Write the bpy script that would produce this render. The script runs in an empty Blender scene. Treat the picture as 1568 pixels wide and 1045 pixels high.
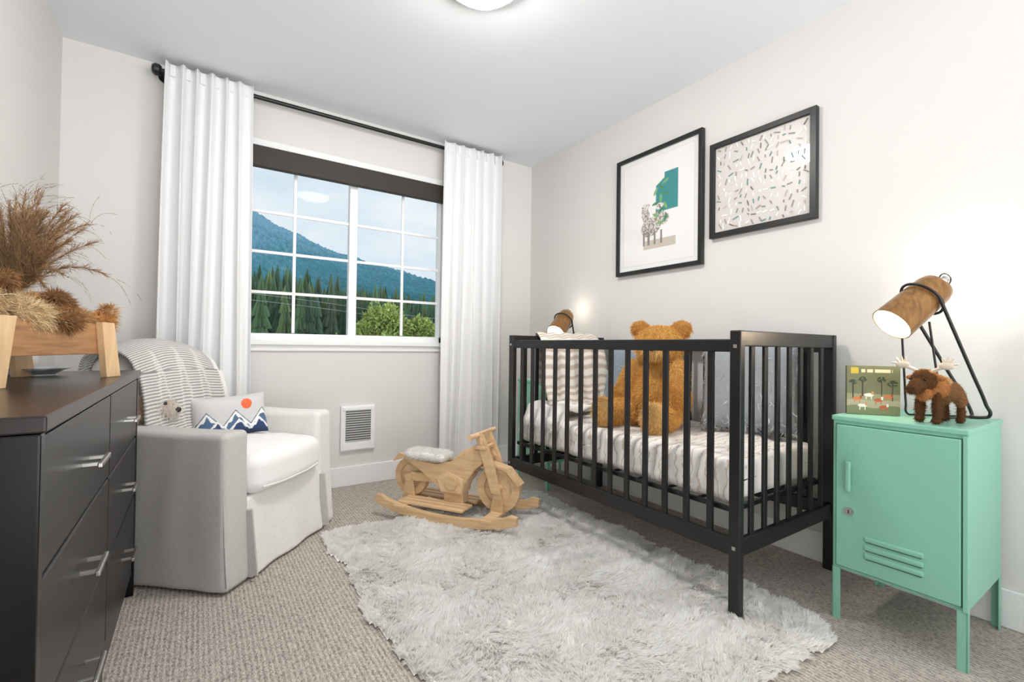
import bpy, bmesh, math, random
import numpy as np
from mathutils import Vector, Matrix, Euler
random.seed(4); rng=np.random.default_rng(7)
C=bpy.context.scene.collection
def s2l(c):
    return tuple(((x/255)/12.92 if x/255<=.04045 else ((x/255+.055)/1.055)**2.4) for x in c)
# ---------------------------------------------------------------- materials
def M(name,col,rough=.5,metal=0,bump=0,bscale=60,var=0,vscale=4,stretch=(1,1,1),emit=0,sheen=0,attr=False,coat=0,col2=None,bstretch=None,detail=4,trans=0,spec=None):
    m=bpy.data.materials.new(name); m.use_nodes=True; nt=m.node_tree; N=nt.nodes; L=nt.links
    b=N['Principled BSDF']; b.inputs['Roughness'].default_value=rough; b.inputs['Metallic'].default_value=metal
    if spec is not None: b.inputs['Specular IOR Level'].default_value=spec
    col=s2l(col); b.inputs['Base Color'].default_value=(*col,1)
    tc=N.new('ShaderNodeTexCoord'); mp=N.new('ShaderNodeMapping'); mp.inputs['Scale'].default_value=stretch
    L.new(tc.outputs['Object'],mp.inputs['Vector'])
    if attr:
        a=N.new('ShaderNodeAttribute'); a.attribute_name='Col'; L.new(a.outputs['Color'],b.inputs['Base Color'])
    elif var or col2:
        n=N.new('ShaderNodeTexNoise'); n.inputs['Scale'].default_value=vscale; n.inputs['Detail'].default_value=detail
        L.new(mp.outputs[0],n.inputs['Vector'])
        r=N.new('ShaderNodeValToRGB'); r.color_ramp.elements[0].position=.3; r.color_ramp.elements[1].position=.7
        c2=s2l(col2) if col2 else tuple(min(1,x*(1+var)) for x in col)
        c1=col if col2 else tuple(x*(1-var) for x in col)
        r.color_ramp.elements[0].color=(*c1,1); r.color_ramp.elements[1].color=(*c2,1)
        L.new(n.outputs['Fac'],r.inputs['Fac']); L.new(r.outputs['Color'],b.inputs['Base Color'])
    if bump:
        n=N.new('ShaderNodeTexNoise'); n.inputs['Scale'].default_value=bscale; n.inputs['Detail'].default_value=3
        mp2=N.new('ShaderNodeMapping'); mp2.inputs['Scale'].default_value=bstretch or stretch
        L.new(tc.outputs['Object'],mp2.inputs['Vector']); L.new(mp2.outputs[0],n.inputs['Vector'])
        bp=N.new('ShaderNodeBump'); bp.inputs['Strength'].default_value=bump; bp.inputs['Distance'].default_value=.01
        L.new(n.outputs['Fac'],bp.inputs['Height']); L.new(bp.outputs[0],b.inputs['Normal'])
    if emit:
        b.inputs['Emission Color'].default_value=(*col,1); b.inputs['Emission Strength'].default_value=emit
    if sheen: b.inputs['Sheen Weight'].default_value=sheen
    if coat: b.inputs['Coat Weight'].default_value=coat; b.inputs['Coat Roughness'].default_value=.03
    if trans: b.inputs['Transmission Weight'].default_value=trans
    return m
def furmat(name,tf=.35):
    m=bpy.data.materials.new(name); m.use_nodes=True; nt=m.node_tree; N=nt.nodes; L=nt.links; N.clear()
    o=N.new('ShaderNodeOutputMaterial'); d=N.new('ShaderNodeBsdfDiffuse'); t=N.new('ShaderNodeBsdfTranslucent'); x=N.new('ShaderNodeMixShader'); a=N.new('ShaderNodeAttribute'); a.attribute_name='Col'
    x.inputs[0].default_value=tf; L.new(a.outputs['Color'],d.inputs[0]); L.new(a.outputs['Color'],t.inputs[0]); L.new(d.outputs[0],x.inputs[1]); L.new(t.outputs[0],x.inputs[2]); L.new(x.outputs[0],o.inputs[0]); return m
wallM=M('wall_paint',(225,223,220),.85,bump=.04,bscale=180)
ceilM=M('ceiling_paint',(240,242,246),.9,bump=.05,bscale=200)
trimM=M('trim_white',(242,242,242),.4)
vinyl=M('window_vinyl',(246,246,246),.35)
blackM=M('black_metal',(22,21,22),.35)
cribM=M('crib_black_paint',(22,21,22),.38)
shadeM=M('roller_shade_dark',(50,44,41),.6,var=.1,vscale=30,stretch=(1,1,6))
curtM=M('curtain_linen',(238,238,239),.9,bump=.08,bscale=250,sheen=.1)
slipM=M('slipcover_linen',(232,230,226),.92,bump=.15,bscale=300,var=.03,vscale=60,sheen=.1)
slipG=M('slipcover_linen_shaded',(194,191,187),.92,bump=.15,bscale=300,var=.04,vscale=80,sheen=.1)  # same linen, darkened: shade on the near side put into the colour
dressM=M('blackbrown_veneer',(26,23,23),.32,var=.15,vscale=6,stretch=(1,1,12),bump=.02,bscale=30,spec=.3)
dressT=M('blackbrown_top',(38,31,29),.28,var=.12,vscale=6,stretch=(12,1,1),spec=.35)
dressS=M('black_side_gloss',(12,11,12),.25,spec=.3)
nickM=M('brushed_nickel',(190,188,184),.28,metal=1)
tealM=M('teal_powdercoat',(134,193,171),.4,bump=.02,bscale=300)
tealD=M('teal_dark_gap',(50,95,82),.6)
woodM=M('birch_wood',(222,190,150),.5,col2=(200,164,122),vscale=5,stretch=(1.5,14,14),bump=.03,bscale=20)
woodL=M('pine_light',(214,178,136),.5,col2=(232,202,164),vscale=5,stretch=(14,2,14))
woodP=M('cradle_plank',(190,142,96),.5,col2=(144,102,66),vscale=4,stretch=(2,2,18))
woodE=M('cradle_leg_wood',(232,198,154),.5,col2=(214,176,130),vscale=5,stretch=(12,12,2))
lampW=M('lamp_bronze_wood',(160,116,64),.28,metal=.25,col2=(120,84,44),vscale=6,stretch=(14,14,1.5))
bulbM=M('bulb_glow',(255,240,215),.5,emit=9)
domeM=M('frosted_dome_glow',(255,252,247),.5,emit=104)
innerM=M('lamp_inner_white',(250,242,228),.6)
furM=furmat('fur',.35)
woolM=furmat('wool_fur',.5)
paintM=M('printed_paint',(255,255,255),.55,attr=True)
printG=M('print_behind_glass',(255,255,255),.35,attr=True,coat=1)
vaseM=M('vase_ceramic',(225,222,215),.5)
darkP=M('eye_black',(12,10,10),.15)
hornM=M('antler_felt',(222,210,192),.8)
heaterD=M('heater_grille_dark',(95,96,98),.5)
# ---------------------------------------------------------------- helpers
def empty(name,loc=(0,0,0),rz=0):
    e=bpy.data.objects.new(name,None); e.empty_display_size=.05; C.objects.link(e); e.location=loc; e.rotation_euler=(0,0,rz); return e
def link(me,name,mat,parent=None,smooth=False,loc=None,rot=None):
    o=bpy.data.objects.new(name,me); C.objects.link(o)
    if mat: me.materials.append(mat)
    if parent: o.parent=parent
    if loc is not None: o.location=loc
    if rot is not None: o.rotation_euler=rot
    if smooth:
        me.polygons.foreach_set('use_smooth',[True]*len(me.polygons))
    return o
def mesh(name,v,f,mat,parent=None,smooth=False,loc=None,rot=None):
    me=bpy.data.meshes.new(name); me.from_pydata([tuple(map(float,p)) for p in v],[],[tuple(int(i) for i in q) for q in f]); me.update()
    return link(me,name,mat,parent,smooth,loc,rot)
def frombm(bm,name,mat,parent=None,smooth=False,loc=None,rot=None):
    bmesh.ops.recalc_face_normals(bm,faces=bm.faces)
    me=bpy.data.meshes.new(name); bm.to_mesh(me); bm.free()
    return link(me,name,mat,parent,smooth,loc,rot)
def bmbox(bm,a,b,rotm=None,bev=0):
    r=bmesh.ops.create_cube(bm,size=1); vs=r['verts']
    c=[(a[i]+b[i])/2 for i in range(3)]; s=[abs(b[i]-a[i]) for i in range(3)]
    for v in vs:
        p=Vector((v.co.x*s[0],v.co.y*s[1],v.co.z*s[2]))
        if rotm: p=rotm@p
        v.co=p+Vector(c)
    if bev:
        es=list({e for v in vs for e in v.link_edges})
        bmesh.ops.bevel(bm,geom=es,offset=bev,segments=2,affect='EDGES',profile=.5)
def box(name,a,b,mat,parent=None,bev=0,rotm=None,loc=None):
    bm=bmesh.new(); bmbox(bm,a,b,rotm,bev); return frombm(bm,name,mat,parent,loc=loc)
def boxes(name,lst,mat,parent=None,bev=0):
    bm=bmesh.new()
    for q in lst:
        bmbox(bm,q[0],q[1],q[2] if len(q)>2 else None,bev)
    return frombm(bm,name,mat,parent)
def axes_from(d):
    d=Vector(d).normalized(); a=Vector((0,0,1)) if abs(d.z)<.9 else Vector((1,0,0))
    x=d.cross(a).normalized(); y=d.cross(x).normalized(); return d,x,y
def lathe(name,prof,mat,p0,d,parent=None,seg=40,smooth=True):
    d,x,y=axes_from(d); p0=Vector(p0); v=[];f=[]
    for r,h in prof:
        for k in range(seg):
            t=2*math.pi*k/seg; v.append(p0+d*h+(x*math.cos(t)+y*math.sin(t))*max(r,1e-5))
    for i in range(len(prof)-1):
        for k in range(seg):
            a=i*seg+k;b=i*seg+(k+1)%seg; f.append((a,b,b+seg,a+seg))
    bm=bmesh.new(); vs=[bm.verts.new(q) for q in v]
    for q in f: bm.faces.new([vs[i] for i in q])
    bmesh.ops.remove_doubles(bm,verts=bm.verts,dist=1e-5)
    o=frombm(bm,name,mat,parent,smooth)
    if smooth:
        o.data.set_sharp_from_angle(angle=math.radians(38))
    return o
def cyl(name,a,b,r,mat,parent=None,seg=20,r2=None):
    a=Vector(a);b=Vector(b);h=(b-a).length; r2=r if r2 is None else r2
    return lathe(name,[(0,0),(r,0),(r2,h),(0,h)],mat,a,b-a,parent,seg)
def tube(name,pts,r,mat,parent=None,cyclic=False,smoothpath=True,radii=None):
    cu=bpy.data.curves.new(name,'CURVE'); cu.dimensions='3D'; cu.bevel_depth=r; cu.bevel_resolution=4; cu.resolution_u=8; cu.use_fill_caps=True
    if smoothpath:
        sp=cu.splines.new('BEZIER'); sp.bezier_points.add(len(pts)-1)
        for i,p in enumerate(pts):
            q=sp.bezier_points[i]; q.co=p; q.handle_left_type=q.handle_right_type='AUTO'
            if radii: q.radius=radii[i]
    else:
        sp=cu.splines.new('POLY'); sp.points.add(len(pts)-1)
        for i,p in enumerate(pts):
            sp.points[i].co=(*p,1)
            if radii: sp.points[i].radius=radii[i]
    sp.use_cyclic_u=cyclic
    o=bpy.data.objects.new(name,cu); C.objects.link(o); cu.materials.append(mat)
    dg=bpy.context.evaluated_depsgraph_get(); me=bpy.data.meshes.new_from_object(o.evaluated_get(dg))
    bpy.data.objects.remove(o); bpy.data.curves.remove(cu)
    o=bpy.data.objects.new(name,me); C.objects.link(o)
    if len(me.materials)==0: me.materials.append(mat)
    me.polygons.foreach_set('use_smooth',[True]*len(me.polygons))
    if parent: o.parent=parent
    return o
def rounded(name,c,h,r,mat,parent=None,n=14,deform=None,rot=None):
    ax=[]
    for i in range(3):
        hh=h[i]; e=[-hh+r*t for t in (0,.12,.3,.55,.8)]
        mid=list(np.linspace(-hh+r,hh-r,n)); ax.append(e+mid+[-q for q in reversed(e)])
    bm=bmesh.new()
    for d in range(3):
        a,b=[i for i in range(3) if i!=d]
        for sgn in (-1,1):
            g=[]
            for u in ax[a]:
                row=[]
                for w in ax[b]:
                    p=[0,0,0];p[a]=u;p[b]=w;p[d]=sgn*h[d]; row.append(bm.verts.new(p))
                g.append(row)
            for i in range(len(g)-1):
                for j in range(len(g[0])-1):
                    bm.faces.new((g[i][j],g[i+1][j],g[i+1][j+1],g[i][j+1]))
    bmesh.ops.remove_doubles(bm,verts=bm.verts,dist=1e-6)
    R=Euler(rot).to_matrix() if rot else None
    for v in bm.verts:
        p=v.co; q=Vector([max(-(h[i]-r),min(h[i]-r,p[i])) for i in range(3)]); d=p-q
        if d.length>1e-9: p=q+d.normalized()*r
        if deform: p=Vector(deform(p))
        if R: p=R@p
        v.co=p+Vector(c)
    return frombm(bm,name,mat,parent,True)
def setcol(me,cols):
    ca=me.color_attributes.new('Col','FLOAT_COLOR','POINT'); a=np.ones((len(cols),4),np.float32); a[:,:3]=cols; ca.data.foreach_set('color',a.ravel())
def sheet(name,fn,nu,nv,mat,parent=None,colfn=None,thick=0):
    v=[];cols=[]
    for j in range(nv+1):
        for i in range(nu+1):
            u=i/nu;w=j/nv; v.append(fn(u,w))
            if colfn: cols.append(s2l(colfn(u,w)))
    f=[(j*(nu+1)+i,j*(nu+1)+i+1,(j+1)*(nu+1)+i+1,(j+1)*(nu+1)+i) for j in range(nv) for i in range(nu)]
    o=mesh(name,v,f,mat,parent,True)
    if colfn: setcol(o.data,np.array(cols))
    if thick:
        md=o.modifiers.new('th','SOLIDIFY'); md.thickness=thick; md.offset=0
    return o
def nz(x,y,z=0,s=0):
    x=np.asarray(x);y=np.asarray(y);z=np.asarray(z)
    return (np.sin(1.7*x+2.3*y+s+.9*z)+np.sin(-2.9*x+1.1*y+1.3*s+2.1*z)+np.sin(.7*x-3.7*y+2.1*s-1.6*z)+np.sin(4.3*x+3.1*y+.7*s+1.1*z)*.6)/3.6
def blades(name,P,D,Ln,W,cols,parent,bend=None,mat=None,seed=1):
    r=np.random.default_rng(seed); n=len(P)
    D=D/np.linalg.norm(D,axis=1,keepdims=True)
    t=np.cross(D,r.normal(size=(n,3))); t/=np.linalg.norm(t,axis=1,keepdims=True)+1e-9
    Ln=Ln.reshape(-1,1); W=np.broadcast_to(np.asarray(W).reshape(-1,1),(n,1))
    if bend is None: bend=np.cross(t,D)*r.normal(size=(n,1))*.3
    mid=P+D*Ln*.5+bend*Ln*.2; tip=P+D*Ln*.92+bend*Ln*.85
    V=np.stack([P-t*W*.5,P+t*W*.5,mid-t*W*.42,mid+t*W*.42,tip],1).reshape(-1,3)
    base=(np.arange(n)*5)[:,None]
    F=np.concatenate([base+np.array([[0,1,3]]),base+np.array([[0,3,2]]),base+np.array([[2,3,4]])],1).reshape(-1,3)
    me=bpy.data.meshes.new(name); me.vertices.add(len(V)); me.vertices.foreach_set('co',V.astype(np.float32).ravel())
    me.loops.add(F.size); me.loops.foreach_set('vertex_index',F.astype(np.int32).ravel())
    me.polygons.add(len(F)); me.polygons.foreach_set('loop_start',np.arange(0,F.size,3,dtype=np.int32))
    me.update(calc_edges=True); me.validate()
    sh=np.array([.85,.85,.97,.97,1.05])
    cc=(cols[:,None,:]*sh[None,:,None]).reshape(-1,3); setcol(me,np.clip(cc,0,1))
    return link(me,name,mat or furM,parent,True)
def sample(me,n,seed=1):
    r=np.random.default_rng(seed); me.calc_loop_triangles(); nt=len(me.loop_triangles)
    tr=np.zeros(nt*3,np.int32); me.loop_triangles.foreach_get('vertices',tr); tr=tr.reshape(-1,3)
    co=np.zeros(len(me.vertices)*3,np.float32); me.vertices.foreach_get('co',co); co=co.reshape(-1,3)
    a,b,c=co[tr[:,0]],co[tr[:,1]],co[tr[:,2]]; nn=np.cross(b-a,c-a); ar=np.linalg.norm(nn,axis=1)+1e-12
    k=r.choice(nt,n,p=ar/ar.sum()); u=r.random((n,1));v=r.random((n,1)); fl=(u+v)>1; u=np.where(fl,1-u,u); v=np.where(fl,1-v,v)
    P=a[k]+(b[k]-a[k])*u+(c[k]-a[k])*v; return P,nn[k]/ar[k][:,None]
def plush(name,parts,loc,rz,voxel=.008,flen=.015,n=8000,w=.0022,parent=None,grav=.4,jit=.12,sm=8,scale=1):
    bm=bmesh.new()
    for c,r,e,col in parts:
        R=(Euler(e).to_matrix() if e else Matrix.Identity(3))
        q=bmesh.ops.create_icosphere(bm,subdivisions=4,radius=1)
        for v in q['verts']: v.co=R@Vector((v.co.x*r[0],v.co.y*r[1],v.co.z*r[2]))+Vector(c)
    me=bpy.data.meshes.new(name); bm.to_mesh(me); bm.free()
    o=bpy.data.objects.new(name,me); C.objects.link(o)
    md=o.modifiers.new('r','REMESH'); md.mode='VOXEL'; md.voxel_size=voxel
    md=o.modifiers.new('s','SMOOTH'); md.factor=.5; md.iterations=sm
    dg=bpy.context.evaluated_depsgraph_get(); m2=bpy.data.meshes.new_from_object(o.evaluated_get(dg)); bpy.data.objects.remove(o)
    def colof(P):
        best=np.full(len(P),1e9); out=np.zeros((len(P),3))
        for c,r,e,col in parts:
            R=np.array(Euler(e).to_matrix()) if e else np.eye(3)
            q=((P-np.array(c))@R)/np.array(r); d=np.linalg.norm(q,axis=1); k=d<best; best[k]=d[k]; out[k]=s2l(col)
        return out
    co=np.zeros(len(m2.vertices)*3,np.float32); m2.vertices.foreach_get('co',co); co=co.reshape(-1,3)
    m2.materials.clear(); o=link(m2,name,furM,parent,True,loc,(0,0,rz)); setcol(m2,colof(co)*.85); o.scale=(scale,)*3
    P,Nn=sample(m2,n); r=np.random.default_rng(3)
    D=Nn+r.normal(size=Nn.shape)*.35; D[:,2]-=grav*.6
    s=1/(flen*2.2); D+=np.stack([nz(P[:,0]*s,P[:,1]*s,P[:,2]*s,1),nz(P[:,0]*s,P[:,1]*s,P[:,2]*s,4),nz(P[:,0]*s,P[:,1]*s,P[:,2]*s,9)],1)*.5
    cols=colof(P)*(1+r.normal(size=(n,1))*jit)
    bend=r.normal(size=(n,3))*.25; bend[:,2]-=grav
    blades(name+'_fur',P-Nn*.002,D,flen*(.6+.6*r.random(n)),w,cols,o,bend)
    return o
def ball(name,c,r,mat,parent,sc=(1,1,1)):
    bm=bmesh.new(); bmesh.ops.create_uvsphere(bm,u_segments=20,v_segments=12,radius=r)
    for v in bm.verts: v.co=Vector((v.co.x*sc[0],v.co.y*sc[1],v.co.z*sc[2]))+Vector(c)
    return frombm(bm,name,mat,parent,True)
# ================================================================ ROOM
XL,XR,YB,YF,H=-.583,2.304,3.152,-1.6,2.44
def carpet():
    m=bpy.data.materials.new('loop_carpet'); m.use_nodes=True; nt=m.node_tree;N=nt.nodes;L=nt.links;b=N['Principled BSDF']; b.inputs['Roughness'].default_value=.97
    tc=N.new('ShaderNodeTexCoord')
    mp=N.new('ShaderNodeMapping'); mp.inputs['Scale'].default_value=(1.5,.8,1); L.new(tc.outputs['Object'],mp.inputs[0])
    vo=N.new('ShaderNodeTexVoronoi'); vo.inputs['Scale'].default_value=150; L.new(mp.outputs[0],vo.inputs['Vector'])
    wv=N.new('ShaderNodeTexWave'); wv.bands_direction='X'; wv.inputs['Scale'].default_value=22; wv.inputs['Distortion'].default_value=3.5; wv.inputs['Detail'].default_value=2; wv.inputs['Detail Scale'].default_value=6; L.new(tc.outputs['Object'],wv.inputs['Vector'])
    n1=N.new('ShaderNodeTexNoise'); n1.inputs['Scale'].default_value=45; n1.inputs['Detail'].default_value=3; L.new(tc.outputs['Object'],n1.inputs['Vector'])
    a=N.new('ShaderNodeMath');a.operation='MULTIPLY_ADD'; L.new(vo.outputs['Distance'],a.inputs[0]); a.inputs[1].default_value=-.45; a.inputs[2].default_value=.55
    a1=N.new('ShaderNodeMath');a1.operation='MULTIPLY_ADD'; L.new(wv.outputs['Fac'],a1.inputs[0]); a1.inputs[1].default_value=.22; L.new(a.outputs[0],a1.inputs[2])
    a2=N.new('ShaderNodeMath');a2.operation='MULTIPLY_ADD'; L.new(n1.outputs['Fac'],a2.inputs[0]); a2.inputs[1].default_value=.35; L.new(a1.outputs[0],a2.inputs[2])
    r=N.new('ShaderNodeValToRGB'); r.color_ramp.elements[0].position=.35;r.color_ramp.elements[1].position=.85
    r.color_ramp.elements[0].color=(*s2l((136,127,119)),1); r.color_ramp.elements[1].color=(*s2l((212,203,193)),1)
    L.new(a2.outputs[0],r.inputs[0]); L.new(r.outputs[0],b.inputs['Base Color'])
    bp=N.new('ShaderNodeBump'); bp.inputs['Strength'].default_value=.6; bp.inputs['Distance'].default_value=.006; L.new(a2.outputs[0],bp.inputs['Height']); L.new(bp.outputs[0],b.inputs['Normal'])
    return m
box('floor',(XL-.1,YF,-.12),(XR+.1,YB+.1,0),carpet())
box('ceiling',(XL-.1,YF,H),(XR+.1,YB+.12,H+.1),ceilM)
box('wall_left',(XL-.1,YF,0),(XL,YB+.12,H),wallM)
box('wall_right',(XR,YF,0),(XR+.1,YB+.12,H),wallM)
WX0,WX1,WZ0,WZ1=.165,1.525,.95,2.12
boxes('wall_back',[((XL,YB,0),(WX0,YB+.12,H)),((WX1,YB,0),(XR,YB+.12,H)),((WX0,YB,0),(WX1,YB+.12,WZ0)),((WX0,YB,WZ1),(WX1,YB+.12,H))],wallM)
def baseb(name,a,b): box(name,a,b,trimM,bev=.004)
baseb('baseboard_back',(XL,YB-.016,0),(XR,YB,.13))
baseb('baseboard_right',(XR-.016,YF,0),(XR,YB-.016,.13))
baseb('baseboard_left',(XL,YF,0),(XL+.016,YB-.016,.13))
# ---- window
w=empty('window_1',((WX0+WX1)/2,YB,WZ0)); ox,oy,oz=w.location
def wl(a): return (a[0]-ox,a[1]-oy,a[2]-oz)
def wb(n,l,mat,bev=.003): return boxes(n,[(wl(a),wl(b)) for a,b in l],mat,w,bev)
gy=YB+.05; mx=.852
wb('frame',[((WX0,gy-.03,WZ0),(WX0+.045,gy+.04,WZ1)),((WX1-.045,gy-.03,WZ0),(WX1,gy+.04,WZ1)),((WX0,gy-.03,WZ0),(WX1,gy+.04,WZ0+.045)),((WX0,gy-.03,WZ1-.05),(WX1,gy+.04,WZ1)),((mx-.026,gy-.02,WZ0),(mx+.026,gy+.03,WZ1))],vinyl)
gz0,gz1=1.0,1.99; mun=[]
for x in (.495,1.205): mun.append(((x-.009,gy+.004,gz0),(x+.009,gy+.018,WZ1-.05)))
for k in (1,2,3):
    z=gz0+(gz1-gz0)*k/4; mun.append(((WX0+.04,gy+.005,z-.009),(WX1-.04,gy+.017,z+.009)))
wb('muntins',mun,vinyl,.002)
gm=bpy.data.materials.new('window_glass'); gm.use_nodes=True; nt=gm.node_tree; nt.nodes.clear()
o_=nt.nodes.new('ShaderNodeOutputMaterial'); tr=nt.nodes.new('ShaderNodeBsdfTransparent'); gl=nt.nodes.new('ShaderNodeBsdfGlossy'); gl.inputs['Roughness'].default_value=.01; gl.inputs['Color'].default_value=(.12,.12,.12,1)
mi=nt.nodes.new('ShaderNodeMixShader'); lw=nt.nodes.new('ShaderNodeFresnel'); lw.inputs[0].default_value=1.3
nt.links.new(lw.outputs[0],mi.inputs[0]); nt.links.new(tr.outputs[0],mi.inputs[1]); nt.links.new(gl.outputs[0],mi.inputs[2]); nt.links.new(mi.outputs[0],o_.inputs[0])
mesh('glass',[wl(p) for p in [(WX0+.04,gy+.025,gz0-.02),(WX1-.04,gy+.025,gz0-.02),(WX1-.04,gy+.025,WZ1-.03),(WX0+.04,gy+.025,WZ1-.03)]],[(0,1,2,3)],gm,w)
wb('sill',[((WX0-.05,YB-.035,.925),(WX1+.05,gy-.0,.952)),((WX0-.04,YB-.014,.888),(WX1+.04,YB,.926))],trimM)
wb('casing_top',[((WX0-.05,YB-.014,2.115),(WX1+.05,YB,2.155))],trimM)
wb('shade_cassette',[((WX0+.002,YB-.03,1.99),(WX1-.002,YB+.02,2.112))],shadeM,.004)
# ---- outside
ex=M('meadow_grass',(140,150,110),.95,var=.3,vscale=.3)
mesh('meadow',[(-300,12,-4),(900,12,-4),(900,900,-4),(-300,900,-4)],[(0,1,2,3)],ex)
mm=bpy.data.materials.new('forest_slope_painted_haze'); mm.use_nodes=True; nt=mm.node_tree;N=nt.nodes;L=nt.links;b=N['Principled BSDF'];b.inputs['Roughness'].default_value=1; b.inputs['Specular IOR Level'].default_value=0
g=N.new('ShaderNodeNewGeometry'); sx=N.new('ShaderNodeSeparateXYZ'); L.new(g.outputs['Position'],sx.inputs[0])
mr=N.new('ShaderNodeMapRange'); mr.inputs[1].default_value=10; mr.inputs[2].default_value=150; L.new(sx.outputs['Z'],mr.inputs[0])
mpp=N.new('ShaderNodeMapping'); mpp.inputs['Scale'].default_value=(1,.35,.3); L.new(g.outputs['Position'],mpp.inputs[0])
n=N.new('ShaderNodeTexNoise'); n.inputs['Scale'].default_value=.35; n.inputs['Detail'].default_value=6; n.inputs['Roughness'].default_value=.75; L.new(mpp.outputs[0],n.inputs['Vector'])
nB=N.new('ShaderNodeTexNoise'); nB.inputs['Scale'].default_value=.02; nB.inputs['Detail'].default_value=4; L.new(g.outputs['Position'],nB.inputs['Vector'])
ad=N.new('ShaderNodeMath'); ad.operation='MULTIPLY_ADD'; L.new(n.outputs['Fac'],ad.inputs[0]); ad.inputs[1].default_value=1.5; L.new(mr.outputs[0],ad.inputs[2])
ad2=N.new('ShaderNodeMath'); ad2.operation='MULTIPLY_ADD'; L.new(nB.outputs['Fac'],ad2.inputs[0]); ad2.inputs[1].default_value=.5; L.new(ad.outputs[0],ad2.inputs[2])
r=N.new('ShaderNodeValToRGB'); E=r.color_ramp.elements; E[0].position=.40; E[0].color=(*s2l((44,74,64)),1); E[1].position=1.0; E[1].color=(*s2l((110,152,172)),1)  # aerial haze painted into the slope colours, bluer with height
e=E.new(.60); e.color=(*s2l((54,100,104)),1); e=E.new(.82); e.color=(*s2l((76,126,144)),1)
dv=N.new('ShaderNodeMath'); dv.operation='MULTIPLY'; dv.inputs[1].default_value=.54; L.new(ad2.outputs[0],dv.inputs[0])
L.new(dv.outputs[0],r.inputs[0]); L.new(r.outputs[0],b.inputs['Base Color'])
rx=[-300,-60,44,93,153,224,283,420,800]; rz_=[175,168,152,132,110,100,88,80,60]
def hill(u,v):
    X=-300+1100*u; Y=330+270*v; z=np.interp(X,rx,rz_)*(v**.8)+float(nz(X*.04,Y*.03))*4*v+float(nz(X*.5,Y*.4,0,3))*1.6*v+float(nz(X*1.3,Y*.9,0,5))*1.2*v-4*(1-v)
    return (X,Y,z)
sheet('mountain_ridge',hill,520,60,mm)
paintM2=M('foliage',(255,255,255),.95,attr=True)
def forest(name,trees,cols,seed):
    r=random.Random(seed); V=[];F=[];cl=[]
    for (x,y,z0,h) in trees:
        c=np.array(s2l(cols[r.randrange(len(cols))]))*(.8+.6*r.random()); k=8; rad=h*.13
        for t in range(9):
            f0=.05+.90*t/9; zb=z0+h*f0; zt=z0+h*min(1,f0+.2); rr=rad*(1-f0)**.9+.05; b0=len(V)
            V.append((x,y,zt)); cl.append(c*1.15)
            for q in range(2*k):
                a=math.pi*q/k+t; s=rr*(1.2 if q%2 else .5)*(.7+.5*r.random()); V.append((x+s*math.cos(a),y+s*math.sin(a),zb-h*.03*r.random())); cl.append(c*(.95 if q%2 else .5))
            for q in range(2*k): F.append((b0,b0+1+q,b0+1+(q+1)%(2*k)))
    o=mesh(name,V,F,paintM2); setcol(o.data,np.array(cl)); return o
R_=random.Random(5); tr1=[]
for i in range(1300):
    y=R_.uniform(52,125); x=R_.uniform(-14,70)*(y/80); hmax=.135-.03*min(1,max(0,(x/y-.1)/.35)); 
    h=4+.935+y*R_.uniform(.45,1.0)**.8*hmax*(1 if R_.random()<.85 else 1.2)
    tr1.append((x,y,-4,h))
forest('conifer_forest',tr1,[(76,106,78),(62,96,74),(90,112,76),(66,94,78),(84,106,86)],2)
def shrubs():
    cols=[];P=[];D=[]
    r=np.random.default_rng(9)
    for (x,y,z,rad) in [(12.5,37,2.3,1.7),(11.3,37.5,1.4,1.3),(13.6,37.5,1.3,1.3),(15.7,37.5,1.9,1.25),(16.6,37,1.2,1.2),(12.4,36,.6,1.3),(17.8,38,.6,1.3),(9.0,40,.1,1.3),(6.4,40,-.1,1.2),(4,40,-.2,1.3),(21.5,39,.6,1.7)]:
        n=3200; d=r.normal(size=(n,3)); d/=np.linalg.norm(d,axis=1,keepdims=True); rr=rad*(.55+.5*r.random((n,1)))*(1+.25*nz(d[:,0]*3,d[:,1]*3,d[:,2]*3,x))[:,None]
        p=d*rr*[1,1,1.05]+[x,y,z]; P.append(p);D.append(d+r.normal(size=(n,3))*.6)
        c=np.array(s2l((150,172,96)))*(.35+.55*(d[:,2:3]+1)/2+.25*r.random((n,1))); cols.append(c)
    P=np.concatenate(P);D=np.concatenate(D);cols=np.concatenate(cols)
    blades('leafy_shrubs',P,D,.3*np.ones(len(P)),.16,cols,None,mat=paintM2)
shrubs()
pl=empty('power_line',(10,45,4)); wireM=M('wire_grey',(130,135,140),.6)
for k,(za,zb) in enumerate([(4.85,3.6),(4.3,3.1)]):
    tube('wire_%d'%k,[(-30,0,za-4+1.3),(-5,0,za-4+.2),(15,0,zb-4-.1),(45,0,zb-4+.4)],.022,wireM,pl)
# ---- world : hazy sky, plus added fill light behind the camera, strongest below the horizon
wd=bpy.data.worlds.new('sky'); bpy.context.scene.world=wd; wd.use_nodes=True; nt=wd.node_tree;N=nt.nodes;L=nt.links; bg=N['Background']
tc=N.new('ShaderNodeTexCoord'); mp=N.new('ShaderNodeMapping'); mp.inputs['Scale'].default_value=(1,1,2.6); L.new(tc.outputs['Generated'],mp.inputs[0])
n=N.new('ShaderNodeTexNoise'); n.inputs['Scale'].default_value=3.2; n.inputs['Detail'].default_value=5; n.inputs['Roughness'].default_value=.55; L.new(mp.outputs[0],n.inputs['Vector'])
r=N.new('ShaderNodeValToRGB'); r.color_ramp.elements[0].position=.34; r.color_ramp.elements[1].position=.60
r.color_ramp.elements[0].color=(*s2l((210,228,241)),1); r.color_ramp.elements[1].color=(*s2l((240,246,250)),1)
L.new(n.outputs['Fac'],r.inputs[0])
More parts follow.
